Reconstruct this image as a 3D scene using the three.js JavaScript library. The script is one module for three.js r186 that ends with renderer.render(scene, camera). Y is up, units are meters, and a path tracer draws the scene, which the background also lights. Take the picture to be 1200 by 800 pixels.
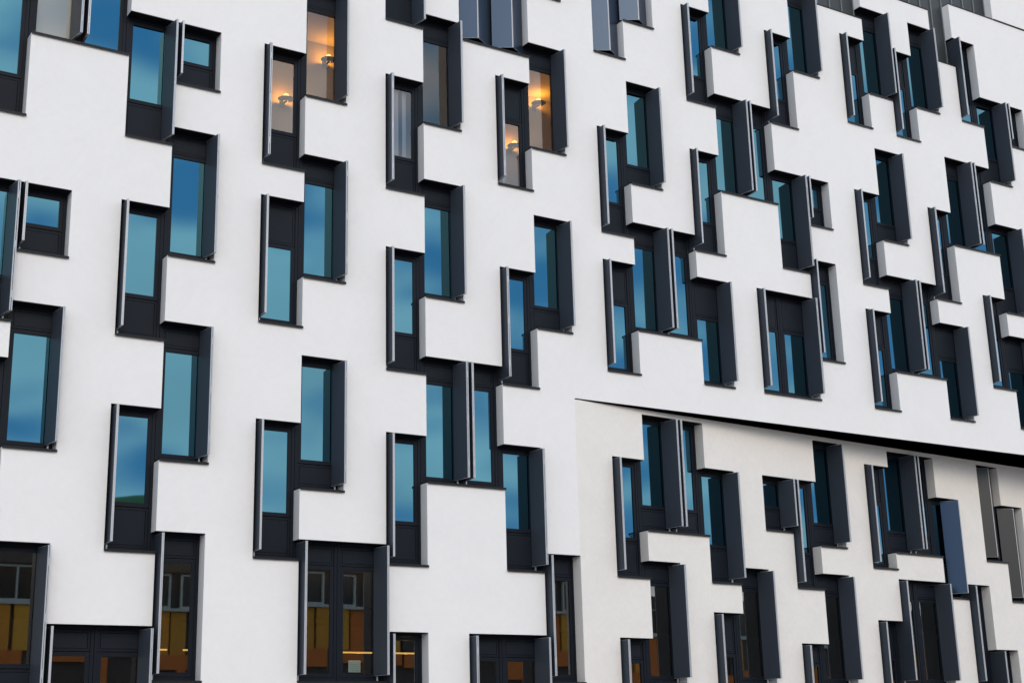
import * as THREE from 'three';
import { mergeGeometries } from 'three/addons/utils/BufferGeometryUtils.js';

// ---------------------------------------------------------------- camera
// The facade lies in the plane z = 0 (x along the wall, y up, z towards the street).
const EYE = 1.7, DIST = 22.5425;
const scene = new THREE.Scene();
const camera = new THREE.PerspectiveCamera(2 * Math.atan(400 / 1700.77) * 180 / Math.PI, 1200 / 800, 0.1, 900);
camera.matrixAutoUpdate = true;
{
  const right = new THREE.Vector3(0.84644, -0.02504, 0.53189), up = new THREE.Vector3(-0.12436, 0.96197, 0.24320), back = new THREE.Vector3(-0.51776, -0.27200, 0.81114);
  camera.quaternion.setFromRotationMatrix(new THREE.Matrix4().makeBasis(right, up, back));
  camera.position.set(0, EYE, DIST);
}
scene.add(camera);

// ---------------------------------------------------------------- sky and sun
let seed = 7;
const rnd = () => { seed = (seed * 1664525 + 1013904223) >>> 0; return seed / 4294967296; };
const hash3 = (x, y, z) => { let h = (x * 374761393 + y * 668265263 + z * 2147483647) | 0; h = Math.imul(h ^ (h >>> 13), 1274126177); h ^= h >>> 16; return (h >>> 0) / 4294967296; };
function noise3(x, y, z) {
  const xi = Math.floor(x), yi = Math.floor(y), zi = Math.floor(z), s = (t) => t * t * (3 - 2 * t), u = s(x - xi), v = s(y - yi), w = s(z - zi), L = (a, b, t) => a + (b - a) * t;
  const q = (a, b, c) => hash3(xi + a, yi + b, zi + c);
  return L(L(L(q(0, 0, 0), q(1, 0, 0), u), L(q(0, 1, 0), q(1, 1, 0), u), v), L(L(q(0, 0, 1), q(1, 0, 1), u), L(q(0, 1, 1), q(1, 1, 1), u), v), w);
}
function fbm(x, y, z, n = 5) { let a = 0, k = 0.5, t = 0; for (let i = 0; i < n; i++) { a += k * noise3(x, y, z); t += k; x = x * 2.03 + 17; y = y * 2.03 + 5; z = z * 2.03 + 11; k *= 0.5; } return a / t; }
{
  const w = 1024, h = 512, data = new Float32Array(w * h * 4);
  for (let j = 0; j < h; j++) for (let i = 0; i < w; i++) {
    const el = ((j + 0.5) / h - 0.5) * Math.PI, az = ((i + 0.5) / w - 0.5) * 2 * Math.PI;
    const y = Math.sin(el), x = Math.cos(el) * Math.cos(az), z = Math.cos(el) * Math.sin(az);
    const e = Math.max(y, 0);
    let r = 0.52 - 0.24 * e, g = 0.92 - 0.26 * e, b = 1.30 - 0.14 * e;
    const k = 1 / (e + 0.28);
    const c = 0.45 * fbm(x * k * 1.6 + 3, e * 3 + 2, z * k * 1.6 + 9, 4) + 0.55 * fbm(x * k * 6 + 3, e * 22 + 2, z * k * 6 + 9, 5);
    const m = Math.min(1, Math.max(0, (c - 0.425) / 0.125)) ** 1.2;
    const sh = 0.86 + 0.5 * (fbm(x * k * 3 + 8, e * 2, z * k * 3, 4) - 0.4);
    r += (2.20 * sh - r) * m; g += (2.05 * sh - g) * m; b += (1.90 * sh - b) * m;
    if (y < 0) { r = 0.5; g = 0.48; b = 0.46; }
    data.set([r, g, b, 1], (j * w + i) * 4);
  }
  const t = new THREE.DataTexture(data, w, h, THREE.RGBAFormat, THREE.FloatType);
  t.mapping = THREE.EquirectangularReflectionMapping; t.magFilter = THREE.LinearFilter; t.minFilter = THREE.LinearFilter; t.needsUpdate = true;
  scene.background = t; scene.environment = t;
}
const sun = new THREE.DirectionalLight(0xffe4c2, 1.0);
sun.position.set(14 - 0.20 * 60, 8 + 0.45 * 60, 0.87 * 60); sun.target.position.set(14, 8, 0);
sun.castShadow = true; sun.shadow.radius = 45; sun.shadow.mapSize.set(2048, 2048);
Object.assign(sun.shadow.camera, { left: -60, right: 60, top: 60, bottom: -60, near: 1, far: 200 });
scene.add(sun, sun.target);
const renderer = new THREE.WebGLRenderer({ antialias: true });
renderer.toneMapping = THREE.LinearToneMapping;
renderer.toneMappingExposure = 1.0;
renderer.shadowMap.enabled = true;

// ---------------------------------------------------------------- materials
function noiseTexture(size, f, srgb) {
  const d = new Uint8Array(size * size * 4);
  for (let j = 0; j < size; j++) for (let i = 0; i < size; i++) { const c = f(i / size, j / size); d.set([c[0], c[1], c[2], 255].map((v) => Math.max(0, Math.min(255, v))), (j * size + i) * 4); }
  const t = new THREE.DataTexture(d, size, size); t.wrapS = t.wrapT = THREE.RepeatWrapping; t.magFilter = THREE.LinearFilter; t.minFilter = THREE.LinearMipmapLinearFilter; t.generateMipmaps = true;
  if (srgb) t.colorSpace = THREE.SRGBColorSpace;
  t.needsUpdate = true; return t;
}
const TAU = Math.PI * 2;
const tile = (u, v, s, o) => { const a = u * TAU, b = v * TAU; return fbm(Math.cos(a) * s + o, Math.sin(a) * s + Math.cos(b) * s * 0.7 + o, Math.sin(b) * s + o, 4); };
const plasterTint = noiseTexture(512, (u, v) => { const n = tile(u, v, 1.6, 20) - 0.5, f = tile(u, v, 9, 50) - 0.5; const k = 249 + 5 * n + 5 * f; return [k, k, k]; }, true);
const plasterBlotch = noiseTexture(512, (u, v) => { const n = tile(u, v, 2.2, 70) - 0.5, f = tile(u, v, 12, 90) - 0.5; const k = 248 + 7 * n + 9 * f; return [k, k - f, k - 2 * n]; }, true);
const plasterGrain = noiseTexture(512, (u, v) => { const g = 128 + 200 * (tile(u, v, 40, 3) - 0.5); return [g, g, g]; });
plasterGrain.repeat.set(3, 3);
const std = (color, roughness, extra = {}) => new THREE.MeshStandardMaterial({ color: new THREE.Color().setRGB(...color), roughness, ...extra });
const coat = (color, roughness, specularIntensity) => new THREE.MeshPhysicalMaterial({ color: new THREE.Color().setRGB(...color), roughness, specularIntensity });
const M = {
  plaster: std([0.83, 0.83, 0.845], 0.92, { map: plasterTint, bumpMap: plasterGrain, bumpScale: 0.0015 }),
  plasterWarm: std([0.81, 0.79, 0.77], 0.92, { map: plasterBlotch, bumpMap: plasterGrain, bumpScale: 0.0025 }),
  frame: coat([0.0095, 0.013, 0.020], 0.4, 0.22),
  panel: coat([0.011, 0.015, 0.023], 0.45, 0.22),
  lining: coat([0.006, 0.006, 0.008], 0.7, 0.3),
  sill: coat([0.012, 0.013, 0.016], 0.45, 0.4),
  shutter: new THREE.MeshPhysicalMaterial({ color: new THREE.Color().setRGB(0.037, 0.046, 0.062), roughness: 0.42, specularIntensity: 0.35 }),
  shutterSatin: new THREE.MeshPhysicalMaterial({ color: new THREE.Color().setRGB(0.036, 0.058, 0.098), roughness: 0.28, metalness: 0.7, ior: 1.4 }),
  shutterGrey: new THREE.MeshPhysicalMaterial({ color: new THREE.Color().setRGB(0.048, 0.052, 0.056), roughness: 0.35, metalness: 0.5, ior: 1.5 }),
  aluminium: std([0.44, 0.46, 0.50], 0.45, { metalness: 0.3 }),
  solarGlass: new THREE.MeshPhysicalMaterial({ color: new THREE.Color().setRGB(0.056, 0.162, 0.232), metalness: 0.995, roughness: 0.015, transmission: 1, thickness: 0, ior: 1.6, side: THREE.DoubleSide }),
  streetGlass: new THREE.MeshPhysicalMaterial({ color: new THREE.Color().setRGB(0.70, 0.74, 0.75), metalness: 0, roughness: 0.01, transmission: 1, thickness: 0, ior: 2.25, side: THREE.DoubleSide }),
  clearGlass: new THREE.MeshPhysicalMaterial({ color: new THREE.Color().setRGB(0.86, 0.92, 0.95), metalness: 0, roughness: 0.01, transmission: 1, thickness: 0, ior: 1.85, side: THREE.DoubleSide }),
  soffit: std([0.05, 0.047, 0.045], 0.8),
  slat: std([0.030, 0.036, 0.040], 0.5, { metalness: 0.2 }),
  seam: std([0.30, 0.33, 0.35], 0.45, { metalness: 0.3 }),
  roomWall: std([0.24, 0.225, 0.26], 0.9),
  roomDark: std([0.42, 0.41, 0.40], 0.9),
  slab: std([0.36, 0.35, 0.35], 0.9),
  roof: std([0.2, 0.2, 0.2], 0.95),
};

// ---------------------------------------------------------------- helpers
function box(x0, x1, y0, y1, z0, z1) { const g = new THREE.BoxGeometry(x1 - x0, y1 - y0, z1 - z0); g.translate((x0 + x1) / 2, (y0 + y1) / 2, (z0 + z1) / 2); return g; }
const shade = (o) => { o.castShadow = o.receiveShadow = true; return o; };
function part(name, geometries, material, parent) {
  const g = Array.isArray(geometries) ? mergeGeometries(geometries) : geometries;
  const m = shade(new THREE.Mesh(g, material)); m.name = name; parent.add(m); return m;
}
function tag(o, label, category, group) { o.userData.label = label; o.userData.category = category; if (group) o.userData.group = group; return o; }
const taken = {};
function numbered(n) { taken[n] = (taken[n] ?? -1) + 1; return taken[n] ? `${n}_${String(taken[n]).padStart(3, '0')}` : n; }
function thing(name, label, category, group) { const o = new THREE.Group(); o.name = numbered(name); tag(o, label, category, group); scene.add(o); return o; }
function structure(name, geometry, material) { const m = shade(new THREE.Mesh(geometry, material)); m.name = name; m.userData.kind = 'structure'; scene.add(m); return m; }

// a rectilinear wall slab with openings: rects of [x0, x1, y0, y1] are cut out of the solid rects
function wallSlab(solids, holes, T) {
  const snap = (v) => Math.round(v * 1e4) / 1e4, all = solids.concat(holes);
  const xs = [...new Set(all.flatMap((r) => [snap(r[0]), snap(r[1])]))].sort((a, b) => a - b), ys = [...new Set(all.flatMap((r) => [snap(r[2]), snap(r[3])]))].sort((a, b) => a - b);
  const nx = xs.length - 1, ny = ys.length - 1, full = (i, j) => {
    if (i < 0 || j < 0 || i >= nx || j >= ny) return false;
    const x = (xs[i] + xs[i + 1]) / 2, y = (ys[j] + ys[j + 1]) / 2, inn = (r) => x > r[0] && x < r[1] && y > r[2] && y < r[3];
    return solids.some(inn) && !holes.some(inn);
  };
  const p = [], n = [], t = [], quad = (a, b, c, d, nn, uv) => { p.push(...a, ...b, ...c, ...a, ...c, ...d); for (let k = 0; k < 6; k++) n.push(...nn); for (const q of [a, b, c, a, c, d]) t.push(...uv(q)); };
  const fxy = (q) => [q[0] / 4, q[1] / 4], fzy = (q) => [q[2] / 4, q[1] / 4], fxz = (q) => [q[0] / 4, q[2] / 4];
  for (let i = 0; i < nx; i++) for (let j = 0; j < ny; j++) {
    if (!full(i, j)) continue;
    const [a, b, c, d] = [xs[i], xs[i + 1], ys[j], ys[j + 1]];
    quad([a, c, 0], [b, c, 0], [b, d, 0], [a, d, 0], [0, 0, 1], fxy);
    quad([b, c, -T], [a, c, -T], [a, d, -T], [b, d, -T], [0, 0, -1], fxy);
    if (!full(i - 1, j)) quad([a, c, -T], [a, c, 0], [a, d, 0], [a, d, -T], [-1, 0, 0], fzy);
    if (!full(i + 1, j)) quad([b, c, 0], [b, c, -T], [b, d, -T], [b, d, 0], [1, 0, 0], fzy);
    if (!full(i, j - 1)) quad([a, c, -T], [b, c, -T], [b, c, 0], [a, c, 0], [0, -1, 0], fxz);
    if (!full(i, j + 1)) quad([a, d, 0], [b, d, 0], [b, d, -T], [a, d, -T], [0, 1, 0], fxz);
  }
  const g = new THREE.BufferGeometry();
  g.setAttribute('position', new THREE.Float32BufferAttribute(p, 3)); g.setAttribute('normal', new THREE.Float32BufferAttribute(n, 3)); g.setAttribute('uv', new THREE.Float32BufferAttribute(t, 2));
  return g;
}

// ---------------------------------------------------------------- the grid of the facade
const S = 3.5, X0 = 6.727, U = 0.82492, HF = 0.6724 * S, WALL = 0.30, DEEP = 0.235;
const colX = (c) => X0 + U * c, rowY = (r) => EYE + r * S;
const TOP = { a: 0.583, b: 1.011, c: 0.743, d: 0.929 };
// column, storey, kind of row, where the shutter is (l, r: folded at a jamb; v: closed; w: half closed), options
const W1 = [
  [-3, 3, 'a', 'l'], [-3, 2, 'a', 'r'], [-3, 1, 'c', 'l'], [-2, 3, 'b', 'r', 'blind'], [-1, 3, 'b', 'l'], [-2, 2, 'a', 'l', 'small'], [-2, 1, 'b', 'r'], [-2, 0, 'd', 'r', 'clear'],
  [-1, 0, 'a', 'l', 'clear top'], [0, 0, 'a', 'r', 'clear top'], [0, 3, 'a', 'r'], [1, 3, 'a', 'l', 'small'], [0, 2, 'a', 'l'], [0, 1, 'a', 'l'], [1, 2, 'b', 'r'], [1, 1, 'b', 'r'], [1, 0, 'b', 'l', 'clear'],
  [3, 3, 'a', 'l', 'clear'], [3, 2, 'c', 'l'], [3, 1, 'a', 'l'], [4, 3, 'b', 'r', 'clear'], [4, 2, 'b', 'r'], [4, 1, 'd', 'r'], [4, 0, 'b', 'l', 'clear'], [5, 0, 'b', 'r', 'clear'],
  [6, 4, 'a', 'r'], [8, 4, 'a', 'v'], [9, 4, 'a', 'v'], [10, 4, 'b', 'r'], [6, 3, 'a', 'l', 'clear'], [6, 2, 'a', 'l'], [6, 1, 'a', 'l'], [6, 0, 'a', 'l', 'clear'],
  [7, 3, 'b', 'r', 'clear'], [7, 2, 'b', 'r'], [7, 1, 'b', 'r'], [8, 1, 'b', 'l'], [9, 3, 'c', 'l', 'clear'], [10, 3, 'b', 'r', 'clear'], [9, 2, 'a', 'l'], [10, 2, 'd', 'r'], [9, 1, 'a', 'r'],
  [8, 0, 'a', 'l', 'clear top'], [9, 0, 'a', 'r', 'clear top'], [10, 0, 'b', 'l', 'clear'],
  [12, 4, 'c', 'v'], [13, 4, 'b', 'v'], [13, 3, 'd', 'r'], [12, 3, 'a', 'l'], [13, 2, 'b', 'r'], [14, 2, 'b', 'l'], [12, 2, 'c', 'l'], [15, 2, 'c', 'r'], [15, 3, 'a', 'l'],
  [15, 4, 'a', 'l'], [16, 4, 'b', 'r'], [16, 3, 'b', 'r'], [17, 3, 'b', 'l'], [18, 4, 'a', 'l'], [19, 4, 'b', 'r'], [18, 3, 'a', 'r'], [19, 3, 'a', 'l', 'small'], [17, 2, 'c', 'l'], [18, 2, 'c', 'r'], [19, 2, 'b', 'l'],
  [21, 4, 'c', 'l'], [22, 4, 'b', 'r'], [23, 4, 'c', 'l'], [24, 4, 'b', 'r'], [26, 4, 'b', 'l'], [27, 4, 'a', 'r'], [28, 4, 'a', 'l', 'small'],
  [22, 3, 'd', 'r'], [21, 3, 'a', 'l'], [22, 2, 'b', 'r'], [23, 2, 'b', 'l'], [21, 2, 'c', 'l'], [24, 2, 'c', 'r'], [25, 3, 'b', 'r'], [26, 3, 'b', 'l'], [24, 3, 'a', 'l'], [27, 3, 'a', 'r'], [26, 2, 'b', 'l'], [27, 2, 'c', 'r'],
];
const FOLD = 15.801, U2 = U * 1.0145, S0 = 1.085 * U, ANGLE = 4.35 * Math.PI / 180, SOFFIT = rowY(1.885);
// the recessed lower wall, columns counted from the fold
const W2 = [
  [1, 1, 'a', 'l'], [2, 1, 'e', 'r'], [3, 1, 'e', 'l'], [4, 1, 'a', 'r'], [2, 0, 'b', 'r', 'clear'], [1, 0, 'a', 'l', 'clear top'], [5, 0, 'b', 'r', 'clear'], [4, 0, 'c', 'l', 'clear'],
  [6, 1, 'a', 'r', 'small'], [7, 1, 'a', 'l'], [8, 1, 'e', 'r'], [8, 0, 'b', 'r', 'clear'], [7, 0, 'a', 'l', 'clear top'], [10, 1, 'c', 'l'], [11, 1, 'e', 'r'], [12, 1, 'e', 'l'], [13, 1, 'a', 'w'],
  [11, 0, 'b', 'l', 'clear'], [12, 0, 'b', 'r', 'clear'], [10, 0, 'c', 'l', 'clear'], [14, 0, 'b', 'l', 'clear'], [15, 0, 'a', 'l', 'clear top'], [15, 1, 'e', 'v', 'grey'], [16, 1, 'a', 'v', 'grey'],
];
TOP.e = 0.851;
const extent = ([c, n, k, , opt = '']) => { const top = rowY(n + TOP[k]), h = opt.includes('small') ? HF / 2 : HF; return [top - h, top]; };

// ---------------------------------------------------------------- ground
structure('ground', new THREE.PlaneGeometry(900, 900).rotateX(-Math.PI / 2).translate(60, 0, 0), std([0.24, 0.225, 0.205], 0.95, { map: (() => { const t = noiseTexture(256, (u, v) => { const k = 225 + 60 * (tile(u, v, 12, 7) - 0.5); return [k, k, k]; }, true); t.repeat.set(200, 200); return t; })() }));
structure('pavement', box(-40, 90, 0.004, 0.13, 2, 9), std([0.42, 0.38, 0.34], 0.9));

// ---------------------------------------------------------------- the building
const building = thing('office_building', 'white rendered office building with staggered dark windows and folding metal shutters', 'building');
const XL = colX(-8), XR = colX(36), YT = rowY(6.4);
const holes1 = W1.map((w) => [colX(w[0]), colX(w[0] + 1), ...extent(w)]);
// openings of the standing seam cladding at the top
const cladding = [[20, 22, 4.91, 6.0], [22, 25, 5.17, 6.0], [25, 26, 4.77, 6.0], [26, 28.1, 5.285, 6.0]].map(([a, b, c, d]) => [colX(a), colX(b), rowY(c), rowY(d)]);
part('wall', wallSlab([[XL, FOLD, 0.13, SOFFIT], [XL, XR, SOFFIT, YT]], holes1.concat(cladding), WALL), M.plaster, building);
const lower = new THREE.Group(); lower.position.set(FOLD, 0, 0); lower.rotation.y = ANGLE; lower.updateMatrix();
const col2 = (c) => S0 + U2 * (c - 1);
{
  const holes2 = W2.map((w) => [col2(w[0]), col2(w[0] + 1), ...extent(w)]);
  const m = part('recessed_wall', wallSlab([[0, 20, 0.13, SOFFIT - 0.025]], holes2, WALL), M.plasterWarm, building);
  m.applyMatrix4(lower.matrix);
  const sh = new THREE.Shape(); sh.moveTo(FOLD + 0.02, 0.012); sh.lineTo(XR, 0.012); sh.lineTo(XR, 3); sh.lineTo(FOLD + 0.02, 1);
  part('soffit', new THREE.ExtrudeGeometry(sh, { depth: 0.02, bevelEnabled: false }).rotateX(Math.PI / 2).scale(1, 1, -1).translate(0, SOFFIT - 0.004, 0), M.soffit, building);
}
// cladding strips: one panel with its seam for every half column
for (const [a, b, c, d] of cladding) {
  const n = Math.round((b - a) / (U / 2)), w = (b - a) / n;
  for (let i = 0; i < n; i++) {
    const p = part('cladding_panel', box(a + i * w + 0.006, a + (i + 1) * w - 0.006, c + 0.01, d, -0.29, -0.235), M.slat, building);
    part('seam', box(a + (i + 1) * w - 0.016, a + (i + 1) * w - 0.006, c + 0.01, d, -0.2345, -0.205), M.seam, p);
  }
  part('flashing', [box(a, b, c + 0.003, c + 0.022, -0.2, 0.02)], M.sill, building);
}
part('flashing', box(colX(28.1) + 0.02, XR, rowY(5.285), rowY(5.285) + 0.03, -0.02, 0.025), M.sill, building);
// the body behind the facade
part('roof', box(XL, XR, YT, YT + 0.25, -14, 0), M.roof, building);
part('rear_wall', box(XL, XR, 0.13, YT, -14.3, -14), M.roomDark, building);
part('side_wall', box(XL, XL + 0.3, 0.13, YT - 0.003, -14, -WALL - 0.003), M.plaster, building);
part('side_wall', box(XR - 0.3, XR, 0.13, YT - 0.003, -14, -WALL - 0.003), M.plaster, building);
for (let n = 0; n <= 6; n++) part('floor_slab', box(XL + 0.31, n < 2 ? FOLD : XR - 0.31, rowY(n - 0.03), rowY(n + 0.04), -13.9, -WALL - 0.03), M.slab, building);
part('floor_slab', box(FOLD + 0.3, XR - 0.31, rowY(1 - 0.03), rowY(1 + 0.04), -13.9, -2.2), M.slab, building);

// ---------------------------------------------------------------- windows
const FR = 0.06, SA = 0.066, ZF = -DEEP, ZB = -0.294;
const ring = (x0, x1, y0, y1, t, z0, z1) => [box(x0, x0 + t, y0, y1, z0, z1), box(x1 - t, x1, y0, y1, z0, z1), box(x0 + t, x1 - t, y0, y0 + t, z0, z1), box(x0 + t, x1 - t, y1 - t, y1, z0, z1)];
function windowKit(W, H, kind) {
  const x0 = FR, x1 = W - FR, y0 = FR + 0.035, y1 = H - FR, out = {};
  // glass between g0 and g1; a panel below p0..p1 or above it
  let g0 = y0, g1 = y1, panel = null;
  const lay = { low: 0.30 * HF, top: 0.155 * HF, deep: 0.325 * HF, foot: 0.19 * HF, half: 0.40 * H };
  if (kind === 'low' || kind === 'foot' || kind === 'half') { g0 = y0 + lay[kind] - 0.05; panel = [y0, g0 - 0.012]; }
  else if (kind === 'top' || kind === 'deep') { g1 = y1 - lay[kind] + 0.03; panel = [g1 + 0.012, y1]; }
  out.frame = mergeGeometries([...ring(0.004, W - 0.004, 0.036, H - 0.004, FR - 0.008, ZB, ZF)]);
  out.sash = mergeGeometries(ring(x0 - 0.002, x1 + 0.002, g0, g1, SA, ZB + 0.005, ZF - 0.010));
  out.pane = new THREE.PlaneGeometry(x1 - x0 - 2 * SA + 0.03, g1 - g0 - 2 * SA + 0.03);
  if (panel) {
    const [p0, p1] = panel;
    out.panel_frame = mergeGeometries(ring(x0 - 0.002, x1 + 0.002, p0, p1, 0.04, ZB + 0.005, ZF - 0.017));
    out.infill_panel = box(x0 + 0.046, x1 - 0.046, p0 + 0.046, p1 - 0.046, ZB + 0.005, ZF - 0.019);
    out.backing = box(x0, x1, p0, p1, ZB - 0.02, ZB + 0.004);
  }
  out.glazing = [W / 2, (g0 + g1) / 2, g0, g1];
  out.head_lining = box(0.004, W - 0.004, H - 0.012, H - 0.003, ZF + 0.001, -0.014);
  out.sill = mergeGeometries([box(0.002, W - 0.002, 0.004, 0.022, ZF - 0.05, 0.025), box(0.0, W + 0.01, -0.02, 0.022, 0.0255, 0.034)]);
  return out;
}
const TH = 0.016;
// a leaf lies along +x from its hinge, z is its thickness; the bright edges are a part of their own
function leafKit(h, LEAF) {
  const leaf = box(0.004, LEAF - 0.012, 0.004, h - 0.004, -TH / 2, TH / 2);
  const edge = mergeGeometries([box(LEAF - 0.0115, LEAF, 0, h, -TH / 2 - 0.001, TH / 2 + 0.001), box(0.004, LEAF - 0.012, 0, 0.0035, -TH / 2, TH / 2), box(0.004, LEAF - 0.012, h - 0.0035, h, -TH / 2, TH / 2)]);
  return { leaf, edge };
}
const kits = new Map();
function kit(key, make) { if (!kits.has(key)) kits.set(key, make()); return kits.get(key); }
const hingeGeo = new THREE.CylinderGeometry(0.009, 0.009, 0.12, 8), pinGeo = box(-0.012, 0.012, 0, 0.075, -0.012, 0.012);
const KIND = { a: 'low', b: 'top', c: 'deep', d: 'foot', e: 'top' };
function addWindow([c, n, k, hang, opt = ''], x, W, transform) {
  const [yb, yt] = extent([c, n, k, hang, opt]), H = yt - yb, small = opt.includes('small');
  let kind = small ? 'half' : opt.includes('top') ? 'top' : KIND[k];
  if (transform && k === 'e') kind = 'foot';
  if (transform && k === 'a' && n === 1 && hang === 'r' && !small) kind = 'low';
  const K = kit(`w${W.toFixed(3)}${H.toFixed(3)}${kind}`, () => windowKit(W, H, kind));
  const w = new THREE.Group(); w.name = 'window'; w.position.set(x, yb, 0);
  if (transform) w.applyMatrix4(transform);
  building.add(w);
  part('frame', K.frame, M.frame, w); part('sash', K.sash, M.frame, w);
  const pane = part('pane', K.pane, opt.includes('clear') && n === 0 ? M.streetGlass : opt.includes('clear') || opt.includes('blind') ? M.clearGlass : M.solarGlass, w); pane.castShadow = false; pane.position.set(K.glazing[0], K.glazing[1], -0.264); pane.rotation.set((rnd() - 0.5) * 0.009, (rnd() - 0.5) * 0.012, 0);
  if (K.infill_panel) { part('panel_frame', K.panel_frame, M.frame, w); part('infill_panel', K.infill_panel, M.panel, w); part('backing', K.backing, M.lining, w); }
  part('head_lining', K.head_lining, M.lining, w); part('sill', K.sill, M.sill, w);
  if (opt.includes('blind')) part('roller_blind', box(FR + 0.05, W - FR - 0.05, K.glazing[2], K.glazing[3], -0.345, -0.34), std([0.40, 0.37, 0.34], 0.9), w);
  // shutter: two leaves
  const h = H - 0.17, closed = hang === 'v' || hang === 'w', LEAF = closed ? 0.43 : 0.42, L = kit(`l${LEAF}${h.toFixed(3)}`, () => leafKit(h, LEAF)), skin = opt.includes('grey') ? M.shutterGrey : closed ? M.shutterSatin : M.shutter;
  const leaf = (hx, hz, angle) => {
    const m = shade(new THREE.Mesh(L.leaf, skin)); m.name = 'shutter_leaf'; m.position.set(hx, 0.12, hz); m.rotation.y = angle; w.add(m);
    const e = shade(new THREE.Mesh(L.edge, M.aluminium)); e.name = 'leaf_edge'; e.position.copy(m.position); e.rotation.copy(m.rotation); w.add(e);
  };
  const zh = ZF + 0.006;
  if (hang === 'l' || hang === 'r') {
    // each leaf by where it leaves the frame and where it ends, measured from its jamb
    const jit = (rnd() - 0.5) * 0.012, out = -Math.PI / 2, s = hang === 'l' ? 1 : -1, j = hang === 'l' ? 0 : W;
    const [b0, f0, b1, f1] = hang === 'l' ? [0.060, 0.048, 0.082, 0.070 + jit] : [0.100, 0.042, 0.123, 0.065 + jit];
    leaf(j + s * b0, zh, out - s * (b0 - f0) / LEAF);
    leaf(j + s * b1, zh, out - s * (b1 - f1) / LEAF);
    for (const q of [0.12, 0.5, 0.88]) { const k = shade(new THREE.Mesh(hingeGeo, M.aluminium)); k.name = 'hinge'; k.position.set(j + s * ((f0 + f1) / 2), 0.12 + h * (hang === 'l' ? q : 1 - q) + jit, zh + LEAF - 0.004); w.add(k); }
    const p = shade(new THREE.Mesh(pinGeo, M.aluminium)); p.name = 'guide_pin'; p.position.set(j + s * 0.09, 0.04, zh + 0.06); w.add(p);
  } else {
    const a = hang === 'v' ? 0.37 : 0.22, z = Math.sqrt(LEAF * LEAF - a * a), zb = -0.2, R = W - 0.02;
    const ang = Math.atan2(z, a);
    leaf(R - 2 * a, zb, -ang);                  // left leaf, from the slider to the apex
    leaf(R, zb, -(Math.PI - ang));              // right leaf, from the jamb to the apex
  }
}
for (const w of W1) addWindow(w, colX(w[0]), U, null);
for (const w of W2) addWindow(w, col2(w[0]), U2, lower.matrix);

// ---------------------------------------------------------------- rooms behind the clear windows of the fourth storey
const BACK = 1.9;
function room(c0, c1, n, mat) {
  const x0 = colX(c0), x1 = colX(c1), y0 = rowY(n + 0.043), y1 = rowY(n + 1 - 0.033);
  part('room_wall', box(x0, x1, y0, y1, -BACK - 0.1, -BACK), mat, building);
  part('room_wall', box(x0, x0 + 0.08, y0, y1, -BACK + 0.003, -WALL - 0.04), mat, building);
  part('room_wall', box(x1 - 0.08, x1, y0, y1, -BACK + 0.003, -WALL - 0.04), mat, building);
}
room(2.4, 6.55, 3, M.roomWall); room(6.65, 9.3, 3, M.roomWall); room(9.4, 13.2, 3, M.roomWall);

// ---------------------------------------------------------------- lamps indoors
// the point at depth z that is seen from the street through a spot (column, row) of the facade
const behind = (c, r, z) => { const k = (DIST - z) / DIST; return [colX(c) * k, EYE + (rowY(r) - EYE) * k, z]; };
function wallLamp(c, r, label) {
  const [x, y, z] = behind(c, r, -BACK + 0.2), t = thing('wall_lamp', label, 'lamp', 'lit orange wall lamps behind the windows'); t.position.set(x, y, z); 
  part('bracket', [box(-0.02, 0.02, -0.11, -0.085, -0.19, 0.02), box(-0.05, 0.05, -0.16, -0.03, -0.195, -0.18)], M.lining, t);
  part('dish', new THREE.CylinderGeometry(0.16, 0.05, 0.05, 24, 1, true).translate(0, -0.075, 0), new THREE.MeshStandardMaterial({ color: 0x0c0c0d, roughness: 0.6, side: THREE.DoubleSide }), t);
  const g = part('bulb', new THREE.SphereGeometry(0.06, 20, 14), new THREE.MeshStandardMaterial({ color: 0x332211, emissive: new THREE.Color(1, 0.5, 0.1), emissiveIntensity: 3 }), t); g.castShadow = false;
  const p = new THREE.PointLight(new THREE.Color(1, 0.34, 0.025), 1.25, 0, 2); p.castShadow = true; p.shadow.radius = 3; t.add(p);
}
wallLamp(4.556, 3.593, 'orange wall lamp glowing in the lit window above a white panel');
wallLamp(3.535, 3.309, 'orange wall lamp glowing in the narrower lit window left of a white panel');
wallLamp(10.25, 3.646, 'orange wall lamp glowing in the window beneath half closed blue shutters');
wallLamp(9.51, 3.342, 'orange wall lamp glowing low in a narrow window below a stepped white panel');
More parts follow.
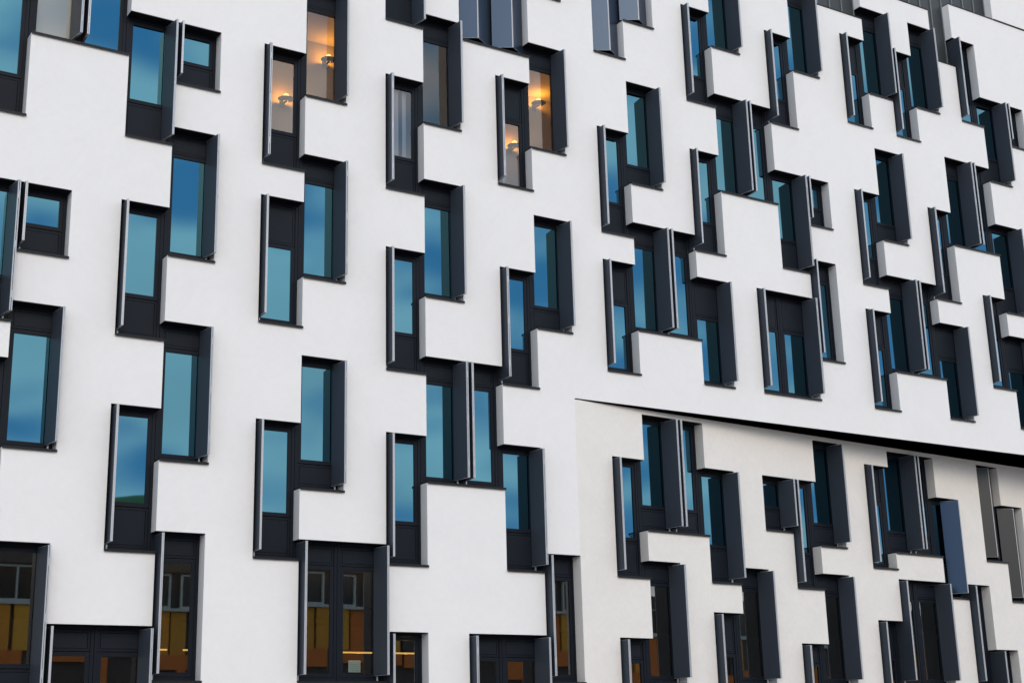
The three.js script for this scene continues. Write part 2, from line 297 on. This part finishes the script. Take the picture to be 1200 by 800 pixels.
{
  const tubeMat = new THREE.MeshStandardMaterial({ color: 0x554433, emissive: new THREE.Color(1, 0.55, 0.14), emissiveIntensity: 1.1 });
  for (const [c0, c1, where] of [[0.55, 1.32, 'seen beside the folded shutter of the tall window'], [1.62, 2.4, 'seen beside the white reveal of the tall window'], [4.95, 5.75, 'above a paper notice in the double window'], [6.1, 6.85, 'in the single window beside the double window']]) {
    const a = behind(c0, 0.478, -2.2), b = behind(c1, 0.478, -2.2), t = thing('linear_lamp', `thin yellow linear lamp ${where}`, 'lamp', 'linear lamps inside the ground floor'), L = b[0] - a[0];
    t.position.set((a[0] + b[0]) / 2, a[1], -2.2);
    part('housing', box(-L / 2, L / 2, 0.021, 0.07, -0.03, 0.03), M.lining, t);
    part('tube', box(-L / 2 + 0.01, L / 2 - 0.01, -0.006, 0.02, -0.02, 0.02), tubeMat, t);
    for (const x of [-L / 2 + 0.1, L / 2 - 0.1]) part('cord', new THREE.CylinderGeometry(0.004, 0.004, rowY(0.97) - a[1] - 0.07, 6).translate(x, 0.07 + (rowY(0.97) - a[1] - 0.07) / 2, 0), M.lining, t);
    const p = new THREE.PointLight(new THREE.Color(1, 0.62, 0.25), 0.25, 0, 2); p.position.y = -0.06; p.castShadow = true; t.add(p);
  }
  // the sheet of paper behind the glass
  const [x, y] = behind(5.27, 0.415, -0.285), sheet = thing('paper_notice', 'pale sheet of paper behind the glass of the double ground floor window', 'notice');
  sheet.position.set(x, y, -0.285);
  part('paper', box(-0.115, 0.115, -0.1, 0.1, -0.0015, 0), std([0.42, 0.50, 0.42], 0.9), sheet);
  for (let i = 0; i < 5; i++) part('printed_line', box(-0.095, 0.095 - 0.03 * (i % 2), 0.06 - i * 0.033, 0.068 - i * 0.033, 0, 0.0008), std([0.25, 0.33, 0.27], 0.9), sheet);
}

// ---------------------------------------------------------------- the other side of the street, which the ground floor mirrors
{
  const o = thing('ochre_building', 'long ochre panelled building across the street with a band of windows', 'building');
  const X1 = -6, X2 = 150, Z = 60, ochres = [[0.62, 0.33, 0.03], [0.70, 0.38, 0.04], [0.55, 0.28, 0.03], [0.66, 0.30, 0.03]].map((c) => std(c, 0.7));
  const dark = std([0.04, 0.04, 0.045], 0.6), orange = std([0.55, 0.17, 0.03], 0.75), pale = std([0.45, 0.55, 0.56], 0.6), gl = new THREE.MeshStandardMaterial({ color: 0x0b1216, roughness: 0.08 });
  part('body', box(X1, X2, 0.1, 13.2, Z + 0.3, Z + 16), dark, o);
  for (let i = 0; i < 40; i++) part('fascia', box(X1 + i * 3.9, X1 + i * 3.9 + 2 + 1.85 * rnd(), 6.6 + 0.5 * rnd(), 7.75, Z + 0.02, Z + 0.299), orange, o);
  part('cornice', box(X1, X2, 12.5, 13.4, Z - 0.2, Z + 0.299), dark, o);
  part('sill_band', box(X1, X2, 10.25, 10.42, Z - 0.08, Z + 0.299), pale, o);
  for (let i = 0; i < 145; i++) for (const [y0, y1] of [[7.76, 10.24]]) {
    const out = 0.02 + 0.15 * rnd(), k = rnd(), a = X1 + i * 1.05;
    part('facade_panel', box(a + 0.05 + 0.2 * rnd(), a + 1.04, y0, y1, Z + out, Z + 0.299), k < 0.16 ? dark : k < 0.3 ? orange : ochres[Math.floor(rnd() * 4)], o);
  }
  for (let i = 0; i < 52; i++) {
    const a = X1 + i * 3 + 0.3, w = part('window', [box(a, a + 2.4, 10.43, 10.55, Z, Z + 0.2), box(a, a + 2.4, 12.3, 12.42, Z, Z + 0.2), box(a, a + 0.12, 10.551, 12.299, Z, Z + 0.2), box(a + 2.28, a + 2.4, 10.551, 12.299, Z, Z + 0.2), box(a + 1.1, a + 1.2, 10.551, 12.299, Z, Z + 0.2)], pale, o);
    part('pane', box(a + 0.121, a + 2.279, 10.552, 12.298, Z + 0.205, Z + 0.22), gl, w);
  }
  for (let i = 0; i < 26; i++) part('column', box(X1 + i * 6 + 0.2, X1 + i * 6 + 0.7, 0.1, 6.89, Z - 0.1, Z + 0.25), orange, o);
  const prof = []; for (let i = 0; i <= 24; i++) { const q = i / 24; prof.push(new THREE.Vector2(0.01 + 38 * q, 28.2 * (0.5 + 0.5 * Math.cos(Math.PI * Math.min(1, Math.max(0, (q - 0.14) / 0.86)))) ** 1.15)); }
  const hill = new THREE.LatheGeometry(prof, 72), hp = hill.attributes.position;
  for (let i = 0; i < hp.count; i++) hp.setY(i, hp.getY(i) + 1.1 * (fbm(hp.getX(i) * 0.25 + 40, 3, hp.getZ(i) * 0.25 + 40, 3) - 0.5));
  hill.computeVertexNormals();
  const turf = noiseTexture(256, (u, v) => { const q = tile(u, v, 8, 31) - 0.5; return [118 + 50 * q, 122 + 50 * q, 62 + 30 * q]; }, true); turf.repeat.set(20, 10);
  structure('hill', hill.translate(48.5, 0, 130), new THREE.MeshStandardMaterial({ map: turf, roughness: 0.95 }));
}

renderer.render(scene, camera);
